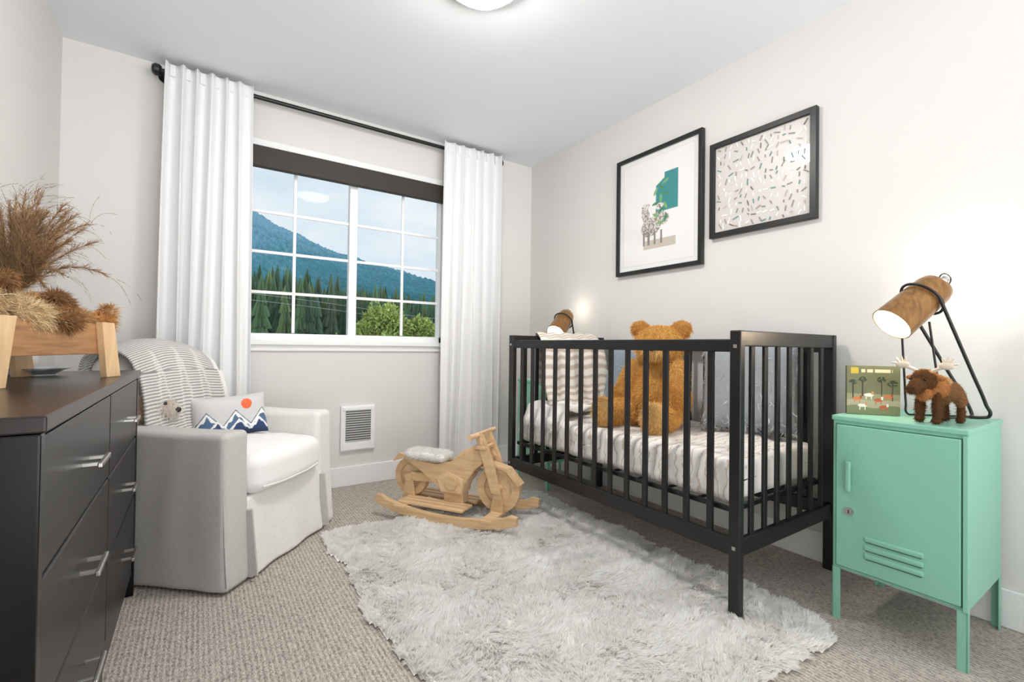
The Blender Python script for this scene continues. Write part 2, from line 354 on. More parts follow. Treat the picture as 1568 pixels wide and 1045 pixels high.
sp=N.new('ShaderNodeSeparateXYZ'); L.new(tc.outputs['Generated'],sp.inputs[0])
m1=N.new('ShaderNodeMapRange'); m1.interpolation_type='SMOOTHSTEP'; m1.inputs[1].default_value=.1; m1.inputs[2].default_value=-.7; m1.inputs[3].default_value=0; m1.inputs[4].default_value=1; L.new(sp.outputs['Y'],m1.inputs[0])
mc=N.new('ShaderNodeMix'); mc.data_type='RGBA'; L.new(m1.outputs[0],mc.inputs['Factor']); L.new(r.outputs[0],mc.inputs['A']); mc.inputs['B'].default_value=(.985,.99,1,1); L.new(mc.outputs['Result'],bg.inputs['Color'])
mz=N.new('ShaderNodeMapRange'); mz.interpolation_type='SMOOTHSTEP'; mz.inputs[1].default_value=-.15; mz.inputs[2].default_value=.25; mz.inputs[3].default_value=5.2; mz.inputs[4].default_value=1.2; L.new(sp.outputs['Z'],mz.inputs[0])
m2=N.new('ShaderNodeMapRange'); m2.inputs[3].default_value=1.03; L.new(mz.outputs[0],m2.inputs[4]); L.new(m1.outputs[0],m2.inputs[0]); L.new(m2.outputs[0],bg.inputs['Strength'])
# ================================================================ curtains + rod
rod=empty('curtain_rod',(.87,3.085,2.375))
cyl('rod',(-1.06,0,0),(1.06,0,0),.0125,blackM,rod)
for s in (-1,1):
    lathe('finial_%s'%('l' if s<0 else 'r'),[(0,0),(.022,0),(.03,.01),(.03,.03),(.02,.042),(0,.045)],blackM,(s*1.055,0,0),(s,0,0),rod)
    cyl('bracket_%s'%('l' if s<0 else 'r'),(s*1.04,0,0),(s*1.04,.06,0),.01,blackM,rod)
    cyl('plate_%s'%('l' if s<0 else 'r'),(s*1.04,.055,0),(s*1.04,.067,0),.035,blackM,rod)
def curtain(name,xt0,xt1,xb0,xb1,folds,ph):
    cx=(xt0+xt1)/2; e=empty(name,(cx,3.045,0))
    zt,zb=2.41,.06
    def fn(u,v):
        z=zt+(zb-zt)*v; a=xt0+(xb0-xt0)*v**.7; b=xt1+(xb1-xt1)*v**.7
        ws=.018*math.sin(u*math.pi*2*1.3+ph)*v
        uu=u+.012*math.sin(u*17+ph)+.01*math.sin(v*4+u*9)*v
        t=folds*2*math.pi*uu+ph
        pin=max(0,1-v/.05)
        am=.026+.016*v
        s=math.sin(t); s=math.copysign(abs(s)**(1-.35*pin),s)
        y=-am*s*(.8+.25*math.sin(3*u+ph*2+v))*(1-.25*pin)-.010*math.sin(2.3*t+1+v*2)*v -.004
        y=min(y,.02 if v<.06 else .06)
        x=a+(b-a)*u+ws+.007*math.cos(t)
        return (x-cx,y,z)
    sheet('cloth',fn,folds*22,90,curtM,e,thick=.003)
    for k in range(folds):
        x=xt0+(xt1-xt0)*(k+.5)/folds
        boxes('tab_%d'%k,[((x-cx-.012,.0,-.03+2.375),(x-cx+.012,.055,.03+2.375))],curtM,e,.002)
    return e
curtain('curtain',-.17,.23,-.20,.235,6,.6)
curtain('curtain',1.45,1.93,1.42,1.925,6,2.2)
# ================================================================ heater
h=empty('wall_heater',(.89,YB,.38))
box('housing',(-.112,-.022,-.15),(.112,0,.15),trimM,h,bev=.006)
box('recess',(-.082,-.025,-.085),(.082,-.0215,.115),heaterD,h)
boxes('louvres',[((-.082,-.030,-.085+.2*k/13),(.082,-.024,-.085+.2*k/13+.007)) for k in range(14)],M('heater_louvre',(190,190,190),.4),h)
boxes('heater_face',[((-.1,-.028,-.14),(.1,-.02,-.088)),((-.1,-.028,.118),(.1,-.02,.14))],trimM,h,.002)
# ================================================================ ceiling light
cl=empty('ceiling_light',(.91,1.59,H))
lathe('canopy',[(0,0),(.158,0),(.162,-.02),(.160,-.055),(.150,-.060),(.148,-.05)],M('canopy_white',(235,235,232),.4),(0,0,-.001),(0,0,1),cl,48)
lathe('dome',[(.150,-.048),(.146,-.060),(.128,-.080),(.095,-.096),(.05,-.105),(0,-.108)],domeM,(0,0,0),(0,0,1),cl,48)
def light(name,typ,loc,en,col=(1,1,1),size=.1,parent=None,rot=None):
    l=bpy.data.lights.new(name,typ); l.energy=en; l.color=col
    if typ in('POINT','SPOT'): l.shadow_soft_size=size
    o=bpy.data.objects.new(name,l); C.objects.link(o); o.location=loc
    if rot: o.rotation_euler=rot
    if parent:o.parent=parent
    return o
# ================================================================ frames
def frame(name,y0,y1,z0,z1,fw,colfn,nx,ny):
    e=empty(name,(XR,(y0+y1)/2,(z0+z1)/2)); hw=(y1-y0)/2; hh=(z1-z0)/2
    boxes('frame_bars',[((-.03,-hw,-hh),(-.002,-hw+fw,hh)),((-.03,hw-fw,-hh),(-.002,hw,hh)),((-.03,-hw+fw*.9,-hh),(-.002,hw-fw*.9,-hh+fw)),((-.03,-hw+fw*.9,hh-fw),(-.002,hw-fw*.9,hh))],cribM,e,.002)
    sheet('print',lambda u,v:(-.016,(hw-fw)-(2*(hw-fw))*u,-(hh-fw)+2*(hh-fw)*v),nx,ny,printG,e,colfn)
    return e
def hs(a,b): return (math.sin(a*127.1+b*311.7)*43758.5)%1
def art1(u,v):
    c=(240,239,238)
    if (abs(u-.05)<.004 or abs(u-.95)<.004) and .04<v<.96: c=(222,220,218)
    if (abs(v-.04)<.003 or abs(v-.96)<.003) and .05<u<.95: c=(222,220,218)
    if .49<u<.76 and .47<v<.80 and not (u<.60 and v>.70+(u-.49)*.5): c=(48,138,140)
    if .33<u<.74 and .165<v<.245: c=(204,194,180)
    def el(cx_,cy_,a,b,rot=0):
        x=(u-cx_);y=(v-cy_)*1.23; X=x*math.cos(rot)+y*math.sin(rot);Y=-x*math.sin(rot)+y*math.cos(rot); return (X/a)**2+(Y/b)**2<1
    n=hs(int(u*90),int(v*110))
    if el(.43,.36,.13,.10,.3) or el(.36,.47,.05,.10,.3) or el(.56,.42,.10,.07,-.4): c=(214,208,202) if n>.45 else (138,128,120)
    if el(.36,.545,.05,.035,.2) or el(.54,.52,.05,.035,0) : c=(226,222,218) if n>.3 else (100,92,88)
    for a in (.34,.40,.48,.56):
        if abs(u-a)<.012 and .20<v<.32: c=(140,130,124)
    for k in range(11):
        a=.55+.07*math.sin(k*2.1); b=.38+.034*k
        if el(a,b,.045,.016,k*1.3): c=(64,132,92) if k%2 else (120,168,112)
    return c
frame('picture_frame',1.53,2.16,1.40,2.155,.024,art1,170,200)
f2=frame('picture_frame',.96,1.485,1.527,2.035,.028,lambda u,v:(214,208,204),4,4)
V=[];F=[];cs=[]
r=random.Random(11)
for i in range(15):
    for j in range(13):
        if r.random()<.08: continue
        u=-.226+.452*(i+.5)/15+r.uniform(-.008,.008); v=-.22+.44*(j+.5)/13+r.uniform(-.008,.008); a=r.uniform(-.6,.6)+math.pi/2*(r.random()<.7); l=r.uniform(.007,.0165); wd_=.0032
        du=(math.cos(a)*l,math.sin(a)*l); dv_=(-math.sin(a)*wd_,math.cos(a)*wd_); b0=len(V)
        for s,t in((-1,-1),(1,-1),(1,1),(-1,1)): V.append((-.0175,u+s*du[0]+t*dv_[0],v+s*du[1]+t*dv_[1]))
        F.append((b0,b0+3,b0+2,b0+1)); c=s2l(r.choice([(255,255,255),(255,255,255),(246,244,240),(104,150,142),(126,114,106),(160,148,138),(130,146,130),(150,146,142),(190,182,176)])); cs+= [c]*4
o=mesh('paint_dashes',V,F,paintM,f2); setcol(o.data,np.array(cs))
# ================================================================ cabinet
def cabinet(loc):
    e=empty('locker_cabinet',loc); D=.205;W=.175;z0,z1=.175,.708
    box('body',(-D+.004,-W+.001,z0),(D-.001,W-.001,z1-.008),tealM,e,bev=.004)
    box('top',(-D-.001,-W-.003,z1-.018),(D+.001,W+.003,z1),tealM,e,bev=.004)
    box('door_gap',(-D-.0005,-W+.012,z0+.012),(-D+.01,W-.012,z1-.028),tealD,e)
    box('door',(-D-.007,-W+.0145,z0+.0145),(-D+.005,W-.0145,z1-.0305),tealM,e,bev=.003)
    box('side_flange',(-D-.004,-W-.001,z0),(-D+.01,-W+.011,z1-.02),tealM,e,bev=.002)
    for k in range(3):
        z=z0+.075+.028*k
        rounded('louvre_%d'%k,(-D-.006,-.0,z),(.007,.078,.009),.0065,tealM,e,n=4)
        box('louvre_slot_%d'%k,(-D-.0095,-.072,z-.011),(-D-.004,.072,z-.007),tealD,e)
    rounded('handle',(-D-.02,W-.055,.505),(.006,.008,.052),.0055,tealM,e,n=4)
    boxes('handle_posts',[((-D-.018,W-.060,.462),(-D-.004,W-.050,.472)),((-D-.018,W-.060,.538),(-D-.004,W-.050,.548))],tealM,e)
    cyl('lock',(-D-.006,W-.055,.385),(-D-.015,W-.055,.385),.013,nickM,e)
    box('keyhole',(-D-.0158,W-.0565,.379),(-D-.0145,W-.0535,.391),blackM,e)
    lg=[]
    for sx_ in(-1,1):
        for sy in(-1,1):
            x=sx_*(D-.002); y=sy*(W-.001)
            lg.append(((x,y,0),(x-sx_*.024,y-sy*.004,z0+.004))); lg.append(((x,y,0),(x-sx_*.004,y-sy*.024,z0+.004)))
    boxes('legs',lg,tealM,e,.001)
    return e
cabinet((2.068,.555,0)); cabinet((2.09,2.54,0))
# ================================================================ lamps
def lamp(loc,rz,en=3,rear=.45):
    e=empty('table_lamp',loc,rz)
    A=Vector((-.025,0,.455));B=Vector((-.185,0,.318)); d=(B-A).normalized()
    Ln=(B-A).length
    lathe('shade',[(.0,-.012),(.02,-.012),(.034,-.004),(.05,.008),(.056,.03),(.064,Ln),(.061,Ln),(.053,.032),(.03,.012),(0,.01)],lampW,A,d,e,48)
    lathe('shade_lining',[(.0,.014),(.03,.016),(.052,.036),(.060,Ln-.004)],innerM,A,d,e,48)
    ball('bulb',tuple(A+d*.135),.03,bulbM,e)
    cyl('socket',A+d*.02,A+d*.11,.015,blackM,e)
    cyl('switch',A-d*.012,A-d*.034,.012,nickM,e)
    cx,cy=[Vector((0,1,0)),d.cross(Vector((0,1,0)))]
    ctr=A+d*.075
    pts=[ctr+(cx*math.cos(t)+cy*math.sin(t))*.066 for t in np.linspace(0,2*math.pi,14,endpoint=False)]
    tube('hoop',pts,.0045,blackM,e,cyclic=True)
    pts=[A-d*.02+(d*math.cos(t)-cy*math.sin(t))*.02-d*.01 for t in np.linspace(0,2*math.pi,10,endpoint=False)]
    tube('rear_ring',pts,.0025,blackM,e,cyclic=True)
    for s in(-1,1):
        a=ctr+cx*s*.066; b=Vector((.122,s*.03,.02))
        tube('leg_%d'%(s+2),[a,a.lerp(b,.33),a.lerp(b,.66),a.lerp(b,.92),b+Vector((-.002,0,-.008)),Vector((.108,s*.018,.0055)),Vector((.085,0,.0052))],.0052,blackM,e)
        a=Vector((-.105,s*.055,.325)); b=Vector((-.05 if s<0 else -.095,s*.045,.02))
        tube('strut_%d'%(s+2),[a,a.lerp(b,.33),a.lerp(b,.66),a.lerp(b,.92),b+Vector((.004,0,-.012)),b+Vector((.03,-s*.005,-.0145)),Vector((.03,s*.015,.0052)),Vector((.09,0,.0052))],.0034,blackM,e)
    light('lamp_glow','POINT',tuple(A+d*.175),en,(1,.84,.64),.02,e)
    light('lamp_rear_glow','POINT',tuple(A-d*.045+Vector((.02,0,.015))),en*rear,(1,.90,.76),.012,e)
    return e
aL=math.atan2(-.559,.829)
lamp((2.12,.49,.709),aL,3.4); lamp((2.17,2.50,.709),math.atan2(.35,.93),1.3,.3)
bk=empty('picture_book',(1.982,.650,.710),math.atan2(-.116,.081))
box('cover_block',(-.078,0,0),(.078,.016,.172),M('book_cover',(92,96,66),.5),bk,bev=.001)
box('pages',(-.076,.002,.002),(.0785,.014,.170),M('book_pages',(235,230,215),.8),bk)
def cov(u,v):
    c=(112,116,86)
    if v<.42: c=(150,150,116)
    if v<.30: c=(176,166,140)
    if v<.16+.03*math.sin(u*9): c=(128,132,98)
    for a,b,s in[(.12,.66,.08),(.30,.72,.08),(.66,.72,.09),(.86,.64,.1)]:
        if abs(u-a)<.012 and b-.35<v<b: c=(58,44,34)
        if ((u-a)/s)**2+((v-b)/(s*.7))**2<1 and hs(int(u*45),int(v*45))>.25: c=(50,66,46)
    for k,(a,b) in enumerate([(.2,.32),(.42,.40),(.6,.30),(.78,.38),(.3,.18),(.7,.16)]):
        if ((u-a)/.09)**2+((v-b)/.035)**2<1: c=[(206,120,66),(240,235,225),(190,92,60)][k%3]
        if (abs(u-a-.05)<.010 or abs(u-a+.05)<.010) and b-.09<v<b: c=[(206,120,66),(240,235,225),(190,92,60)][k%3]
        if abs(u-a-.07)<.02 and b<v<b+.07: c=[(150,70,40),(210,150,90),(240,235,225)][k%3]
    if .86<v<.93 and .28<u<.86 and hs(int(u*34),3)>.3: c=(225,215,180)
    if .08<u<.22 and .84<v<.96: c=(200,180,60)
    return c
sheet('cover_print',lambda u,v:(-.078+.156*u,-.0008,.172*v),110,120,paintM,bk,cov)
# moose
DB=(118,84,58);OB=(204,146,92);TB=(220,186,140);BB=(158,118,82)
bi=plush('plush_moose',[((-.03,0,.100),(.055,.034,.034),None,BB),((.025,0,.115),(.042,.036,.040),None,OB),((-.005,0,.126),(.04,.025,.022),None,TB),
 ((.066,0,.136),(.030,.032,.034),None,DB),((.060,0,.152),(.026,.028,.018),None,OB),((.096,0,.118),(.027,.021,.022),(0,.45,0),DB),((.112,0,.108),(.016,.020,.017),None,DB),((.066,0,.098),(.020,.020,.028),None,OB),
 ((.045,.024,.052),(.014,.013,.05),None,DB),((.045,-.024,.052),(.014,.013,.05),None,DB),((-.06,.022,.078),(.02,.014,.034),(0,.3,0),BB),((-.06,-.022,.078),(.02,.014,.034),(0,.3,0),BB),
 ((-.065,.022,.034),(.010,.011,.034),None,DB),((-.065,-.022,.034),(.010,.011,.034),None,DB),((.048,.024,.01),(.015,.013,.01),None,DB),((.048,-.024,.01),(.015,.013,.01),None,DB),((-.062,.022,.008),(.014,.012,.009),None,DB),((-.062,-.022,.008),(.014,.012,.009),None,DB),
 ((-.088,0,.10),(.006,.006,.02),(0,.4,0),DB),((.058,.042,.142),(.007,.016,.008),None,OB),((.058,-.042,.142),(.007,.016,.008),None,OB)],
 (1.965,.470,.710),math.radians(162),voxel=.004,flen=.008,n=9000,w=.0014,sm=3)
for s in(-1,1):
    tube('antler_stem_%d'%(s+2),[(.062,s*.016,.160),(.064,s*.034,.170),(.066,s*.050,.176)],.0055,hornM,bi)
    ball('antler_palm_%d'%(s+2),(.067,s*.062,.182),.022,hornM,bi,(.35,1,.55))
    for q,(yy_,zz_) in enumerate([(.050,.206),(.066,.210),(.082,.204),(.092,.188)]):
        tube('antler_tine_%d_%d'%(s+2,q),[(.067,s*(.058+.004*q),.184),(.067,s*yy_,zz_)],.0042,hornM,bi,radii=[1.2,.6])
    ball('eye_%d'%(s+2),(.092,s*.022,.138),.004,darkP,bi)
    ball('nostril_%d'%(s+2),(.127,s*.009,.110),.003,darkP,bi)
# ================================================================ crib
cx0,cx1,cy0,cy1=1.522,2.265,.872,2.288
cr=empty('baby_crib',((cx0+cx1)/2,(cy0+cy1)/2,0)); ax,ay=cr.location.x,cr.location.y
def cb(n,l,bev=.004,mat=cribM): return boxes(n,[((a[0]-ax,a[1]-ay,a[2]),(b[0]-ax,b[1]-ay,b[2])) for a,b in l],mat,cr,bev)
P=.04; Q=.03
cb('posts',[((x,y,0),(x+Q,y+P,1.0)) for x in(cx0,cx1-Q) for y in(cy0,cy1-P)])
lr=[]
for x in(cx0+.004,cx1-Q+.004):
    lr+=[((x,cy0+P*.5,.925),(x+.022,cy1-P*.5,.97)),((x,cy0+P*.5,.225),(x+.022,cy1-P*.5,.285))]
cb('side_rails',lr)
sl=[]
for x in(cx0+.009,cx1-Q+.009):
    for k in range(1,14):
        y=cy0+P/2+(cy1-cy0-P)*k/14; sl.append(((x,y-.0125,.27),(x+.012,y+.0125,.94)))
cb('side_slats',sl,.003)
er=[]
for y in(cy0+.004,cy1-P+.008):
    er+=[((cx0+Q*.3,y,.945),(cx1-Q*.3,y+.026,1.0)),((cx0+Q*.5,y+.002,.225),(cx1-Q*.5,y+.024,.285))]
cb('end_rails',er)
sl=[]
for y in(cy0+.012,cy1-P+.014):
    for k in range(1,8):
        x=cx0+Q/2+(cx1-cx0-Q)*k/8; sl.append(((x-.0125,y,.27),(x+.0125,y+.012,.955)))
cb('end_slats',sl,.003)
cb('bolts',[((cx0-.002,y-.006,z-.006),(cx0+.002,y+.006,z+.006)) for y in(cy0+.02,cy1-.02) for z in(.255,.945)],.001,nickM)
mf=[((cx0+.035,cy0+.045,.362),(cx1-.035,cy0+.06,.38)),((cx0+.035,cy1-.06,.362),(cx1-.035,cy1-.045,.38)),((cx0+.035,cy0+.045,.362),(cx0+.05,cy1-.045,.38)),((cx1-.05,cy0+.045,.362),(cx1-.035,cy1-.045,.38))]
for k in range(1,9): y=cy0+.05+(cy1-cy0-.1)*k/9; mf.append(((cx0+.04,y-.006,.366),(cx1-.04,y+.006,.376)))
cb('mattress_support',mf,.002,blackM)
mt=bpy.data.materials.new('crib_sheet_print'); mt.use_nodes=True; nt=mt.node_tree;N=nt.nodes;L=nt.links;b=N['Principled BSDF'];b.inputs['Roughness'].default_value=.9
tc=N.new('ShaderNodeTexCoord'); wv=N.new('ShaderNodeTexWave'); wv.inputs['Scale'].default_value=9; wv.inputs['Distortion'].default_value=5; wv.inputs['Detail'].default_value=2; wv.inputs['Detail Scale'].default_value=2.5
wv.bands_direction='Y'
L.new(tc.outputs['Object'],wv.inputs['Vector']); r=N.new('ShaderNodeValToRGB'); E=r.color_ramp.elements; E[0].position=.0;E[0].color=(*s2l((206,192,178)),1);E[1].position=.16;E[1].color=(*s2l((240,236,232)),1)
L.new(wv.outputs['Fac'],r.inputs[0]); L.new(r.outputs[0],b.inputs['Base Color'])
def mdef(p):
    p.z+= .008*float(nz(p.x*14,p.y*12,0,2))*(1 if p.z>0 else .2)+(.012*float(nz(p.x*5,p.y*6,0,5)) if p.z>0 else 0)
    p.x+= .008*math.sin(p.y*38+p.z*30)*(1 if abs(p.x)>.25 else 0)
    return p
mo=rounded('crib_mattress',(0,0,.463),(.325,.65,.080),.035,mt,None,n=34,deform=mdef); mo.location=(ax,ay,0)
# bear
BO=(240,194,118);BL=(248,212,148);BD=(228,176,102)
hr=math.radians(22)
def hd(c,r,e,col):
    x,y,z=c; return ((x*math.cos(hr)-y*math.sin(hr),x*math.sin(hr)+y*math.cos(hr),z),r,(0,0,hr),col)
be=plush('teddy_bear',[((0,0,.14),(.135,.150,.14),None,BO),((-.02,0,.25),(.105,.12,.115),None,BO),hd((.015,0,.405),(.10,.118,.095),None,BO),hd((.105,0,.38),(.05,.055,.042),None,BL),
 hd((-.005,.102,.486),(.026,.048,.045),None,BD),hd((-.005,-.102,.486),(.026,.048,.045),None,BD),
 ((.05,.135,.25),(.05,.05,.10),(.3,-.5,0),BO),((.05,-.135,.25),(.05,.05,.10),(-.3,-.5,0),BO),((.10,.15,.16),(.05,.045,.05),None,BD),((.10,-.15,.16),(.05,.045,.05),None,BD),
 ((.14,.12,.068),(.14,.065,.065),(0,0,.25),BO),((.14,-.12,.068),(.14,.065,.065),(0,0,-.25),BO),((.25,.15,.075),(.045,.058,.072),None,BL),((.25,-.15,.075),(.045,.058,.072),None,BL)],
 (1.935,1.53,.545),math.radians(182),voxel=.010,flen=.020,n=34000,w=.003,sm=6,jit=.1)
for s in(-1,1): ball('eye_%d'%(s+2),hd((.100,s*.042,.422),0,0,0)[0],.011,darkP,be)
ball('nose',hd((.156,0,.392),0,0,0)[0],.017,darkP,be)
def furpillow(name,loc,rot,w,h,t,col,seed,n=14000,fl=.026):
    bm=bmesh.new(); g={}
    k=22
    for s in(1,-1):
        for i in range(k+1):
            for j in range(k+1):
                u=-1+2*i/k; v=-1+2*j/k; th=((1-u**4)*(1-v**4))**.45
                g[s,i,j]=bm.verts.new((u*w/2*(1-.06*(1-v*v)),s*t/2*th,v*h/2*(1-.06*(1-u*u))))
        for i in range(k):
            for j in range(k): bm.faces.new((g[s,i,j],g[s,i+1,j],g[s,i+1,j+1],g[s,i,j+1]))
    bmesh.ops.remove_doubles(bm,verts=bm.verts,dist=1e-5)
    o=frombm(bm,name,furM,None,True,loc,rot); me=o.data
    c=np.array(s2l(col)); setcol(me,np.tile(c*.7,(len(me.vertices),1)))
    P,Nn=sample(me,n,seed); r=np.random.default_rng(seed)
    D=Nn*.8+r.normal(size=Nn.shape)*.4; D[:,2]-=.5; cc=c*(1+.3*nz(P[:,0]*40,P[:,1]*40,P[:,2]*40,2)[:,None]+r.normal(size=(n,1))*.18)
    blades(name+'_fur',P,D,fl*(.6+.6*r.random(n)),.004,cc,o,r.normal(size=(n,3))*.3)
    return o
furpillow('fur_pillow',(2.10,1.17,.770),(math.radians(-10),0,math.radians(-68)),.40,.41,.13,(226,231,236),3,18000,.036)
furpillow('fur_pillow',(2.10,1.86,.750),(math.radians(-14),0,math.radians(-90)),.38,.38,.12,(200,216,227),5,14000,.032)
def blc(u,v):
    s=math.sin(v*150); c=(238,231,222) if s>-.2 else (198,182,165)
    return c
def blf(u,v):
    pts=[(2.312,.70),(2.310,.85),(2.304,.985),(2.288,1.018),(2.26,1.018),(2.236,.985),(2.205,.86),(2.17,.70),(2.12,.60),(2.0,.575)]
    t=v*(len(pts)-1); k=min(int(t),len(pts)-2); f=t-k
    y=pts[k][0]*(1-f)+pts[k+1][0]*f; z=pts[k][1]*(1-f)+pts[k+1][1]*f
    x=1.74+.46*u+.03*v*math.sin(u*3); wv_=.014*math.sin(u*22+v*3)*(1 if k>=5 else .0)
    return (x+.01*math.sin(v*12)-1.92-(.05*v if u<.5 else 0),y+wv_-2.2+(-.014 if k>=5 else 0),z+.005*math.sin(u*30))
bl=empty('striped_blanket',(1.92,2.2,0))
sheet('cloth',blf,60,150,paintM,bl,blc,thick=.008)
rr=np.random.default_rng(4)
fb=empty('fringed_throw',(1.62,2.12,.55))
def fbf(u,v):
    x=-.055+.26*u; y=-.25+.36*v; z=.045+.012*math.sin(u*9+v*11)+.01*math.sin(v*23)
    if u<.25: z-= (.25-u)*.5
    return (x,y,z)
sheet('cloth',fbf,30,40,M('throw_white',(240,237,232),.9,bump=.2,bscale=120),fb,thick=.006)
n=300; yy=rr.uniform(-.25,.11,n); P=np.stack([np.full(n,-.055),yy,np.full(n,-.07)],1); P[:,2]+=rr.uniform(0,.02,n)
blades('fringe',P,np.tile([[-.1,0,-1.]],(n,1))+rr.normal(size=(n,3))*.1,.06*np.ones(n),.004,np.tile([[.8,.78,.74]],(n,1)),fb)
# ================================================================ rug
RX0,RX1,RY0,RY1=.51,1.79,.67,2.40; rcx,rcy=(RX0+RX1)/2,(RY0+RY1)/2; hx,hy=(RX1-RX0)/2,(RY1-RY0)/2
def insiderug(x,y):
    u=np.abs(x)/(hx*(1+.022*np.sin(y*9+1)+.014*np.sin(y*23)+.008*np.sin(y*61))); v=np.abs(y)/(hy*(1+.016*np.sin(x*11+2)+.010*np.sin(x*27)+.006*np.sin(x*70)))
    return (u**16+v**16)**(1/16.)
def rugz(x,y):
    q=insiderug(x,y); return .016*np.clip((1-q)*9,0,1)**.5+.010*nz(x*9,y*9,0,1)*np.clip((1-q)*9,0,1)
k=130; V=[];F=[];idx={}
for i in range(k+1):
    for j in range(k+1):
        x=(-1.05+2.1*i/k)*hx; y=(-1.05+2.1*j/k)*hy
        idx[i,j]=len(V); V.append((x,y,float(rugz(x,y))+.003))
for i in range(k):
    for j in range(k):
        x=(-1.05+2.1*(i+.5)/k)*hx; y=(-1.05+2.1*(j+.5)/k)*hy
        if insiderug(x,y)<1: F.append((idx[i,j],idx[i+1,j],idx[i+1,j+1],idx[i,j+1]))
bm=bmesh.new(); vs=[bm.verts.new(p) for p in V]
for q in F: bm.faces.new([vs[i] for i in q])
bmesh.ops.delete(bm,geom=[v for v in bm.verts if not v.link_faces],context='VERTS')
rug=frombm(bm,'sheepskin_rug',M('sheepskin_hide',(252,249,244),.9),None,True,(rcx,rcy,0))
n=230000; r=np.random.default_rng(8)
x=r.uniform(-1.05,1.05,n)*hx; y=r.uniform(-1.05,1.05,n)*hy; kq=insiderug(x,y)<.995; x=x[kq];y=y[kq]; n=len(x)
z=rugz(x,y); cs_=.032
gx=np.floor(x/cs_+.5*np.sin(y*60)); gy_=np.floor(y/cs_+.5*np.sin(x*55))
hsh=lambda a,b,s: np.modf(np.abs(np.sin(a*12.9898+b*78.233+s)*43758.5453))[0]
ccx=(gx+.2+.6*hsh(gx,gy_,1))*cs_; ccy=(gy_+.2+.6*hsh(gx,gy_,2))*cs_
flow=np.stack([nz(x*5,y*5,0,1)*.8+.05,nz(x*5,y*5,0,6)*.8-.25],1)
q=insiderug(x,y); ed=np.clip((q-.94)*16,0,1)
L_=.028*(.75+.4*r.random(n))*(.7+.5*hsh(gx,gy_,3))
D=np.stack([(ccx-x)/.03*.35+flow[:,0]*.7+np.sign(x)*ed*.6*(np.abs(x)/hx>.94),(ccy-y)/.03*.35+flow[:,1]*.7+np.sign(y)*ed*.6*(np.abs(y)/hy>.94),np.full(n,1.0)],1)+r.normal(size=(n,3))*.18
bend=np.stack([flow[:,0]*.8+(hsh(gx,gy_,4)-.5)*1.1,flow[:,1]*.8+(hsh(gx,gy_,5)-.5)*1.1,-.15*np.ones(n)],1)*.6
base=np.array([.99,.975,.95]); tint=.975+.03*hsh(gx,gy_,7)[:,None]+r.normal(size=(n,1))*.01
cols=base*tint*1.06
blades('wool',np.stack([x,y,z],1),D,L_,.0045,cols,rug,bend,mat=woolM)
# ================================================================ dresser
dx1=-.18; dy0,dy1=.915,2.22; DT=.828
dr=empty('dresser',((XL+dx1)/2,(dy0+dy1)/2,0)); ox2,oy2=dr.location.x,dr.location.y
def db(n,l,mat,bev=.003): return boxes(n,[((a[0]-ox2,a[1]-oy2,a[2]),(b[0]-ox2,b[1]-oy2,b[2])) for a,b in l],mat,dr,bev)
xb=XL+.018
db('carcass',[((xb,dy0+.01,.08),(dx1-.022,dy1-.01,DT-.03))],dressS)
db('top',[((xb,dy0,DT-.025),(dx1+.004,dy1,DT))],dressT)
db('side_panels',[((xb,dy0+.003,.0),(dx1-.002,dy0+.028,DT-.026)),((xb,dy1-.028,.0),(dx1-.002,dy1-.003,DT-.026))],dressS)
ym=(dy0+dy1)/2; dh=.213
dd=[]
for c0,c1 in((dy0+.032,ym-.004),(ym+.004,dy1-.032)):
    for k in range(3):
        z0=.160+dh*k; dd.append(((dx1-.03,c0,z0+.003),(dx1-.004,c1,z0+dh-.003)))
db('drawer_fronts',dd,dressM,.0035)
db('toe_rail',[((dx1-.03,dy0+.03,.085),(dx1-.008,dy1-.03,.157)),((dx1-.05,ym-.02,0),(dx1-.01,ym+.02,.09))],dressM)
for c,(c0,c1) in enumerate(((dy0+.03,ym),(ym,dy1-.03))):
    for k in range(3):
        z=.160+dh*k+.104; cm=(c0+c1)/2+.01
        db('handle_%d%d'%(c,k),[((dx1+.020,cm-.055,z-.005),(dx1+.028,cm+.055,z+.005))],nickM,.002)
        db('handle_post_%d%d'%(c,k),[((dx1-.005,cm-.040,z-.004),(dx1+.022,cm-.032,z+.004)),((dx1-.005,cm+.032,z-.004),(dx1+.022,cm+.040,z+.004))],nickM,.001)
# ---- wooden toy cradle on dresser
ac=math.atan2(.931,.366)
ct=empty('wooden_toy_cradle',(-.386,1.705,DT+.001),ac)
box('side_front',(-.225,-.106,.068),(.165,-.092,.155),woodP,ct,bev=.002)
box('side_back',(-.225,.082,.068),(.165,.096,.155),woodP,ct,bev=.002)
box('bed',(-.22,-.094,.07),(.16,.084,.082),woodP,ct,bev=.001)
def leg(name,x,s,y0):
    v=[(x-.028,y0,.16),(x+.028,y0,.16),(x+.064,y0,0),(x-.002,y0,0)]
    if s<0: v=[(x-.028,y0,.16),(x+.028,y0,.16),(x+.002,y0,0),(x-.064,y0,0)]
    v=v+[(a,b+.016,c) for a,b,c in v]
    return mesh(name,v,[(3,2,1,0),(4,5,6,7),(0,1,5,4),(1,2,6,5),(2,3,7,6),(3,0,4,7)],woodE,ct)
leg('leg_a',.145,1,-.122);leg('leg_b',-.21,-1,-.122);leg('leg_c',.145,1,.096);leg('leg_d',-.21,-1,.096)
box('end_a',(.150,-.094,.08),(.162,.084,.155),woodE,ct,bev=.001)
box('end_b',(-.222,-.094,.08),(-.210,.084,.155),woodE,ct,bev=.001)
LB=(234,208,170);LG=(214,174,126);LO=(214,160,102);LDk=(160,120,84)
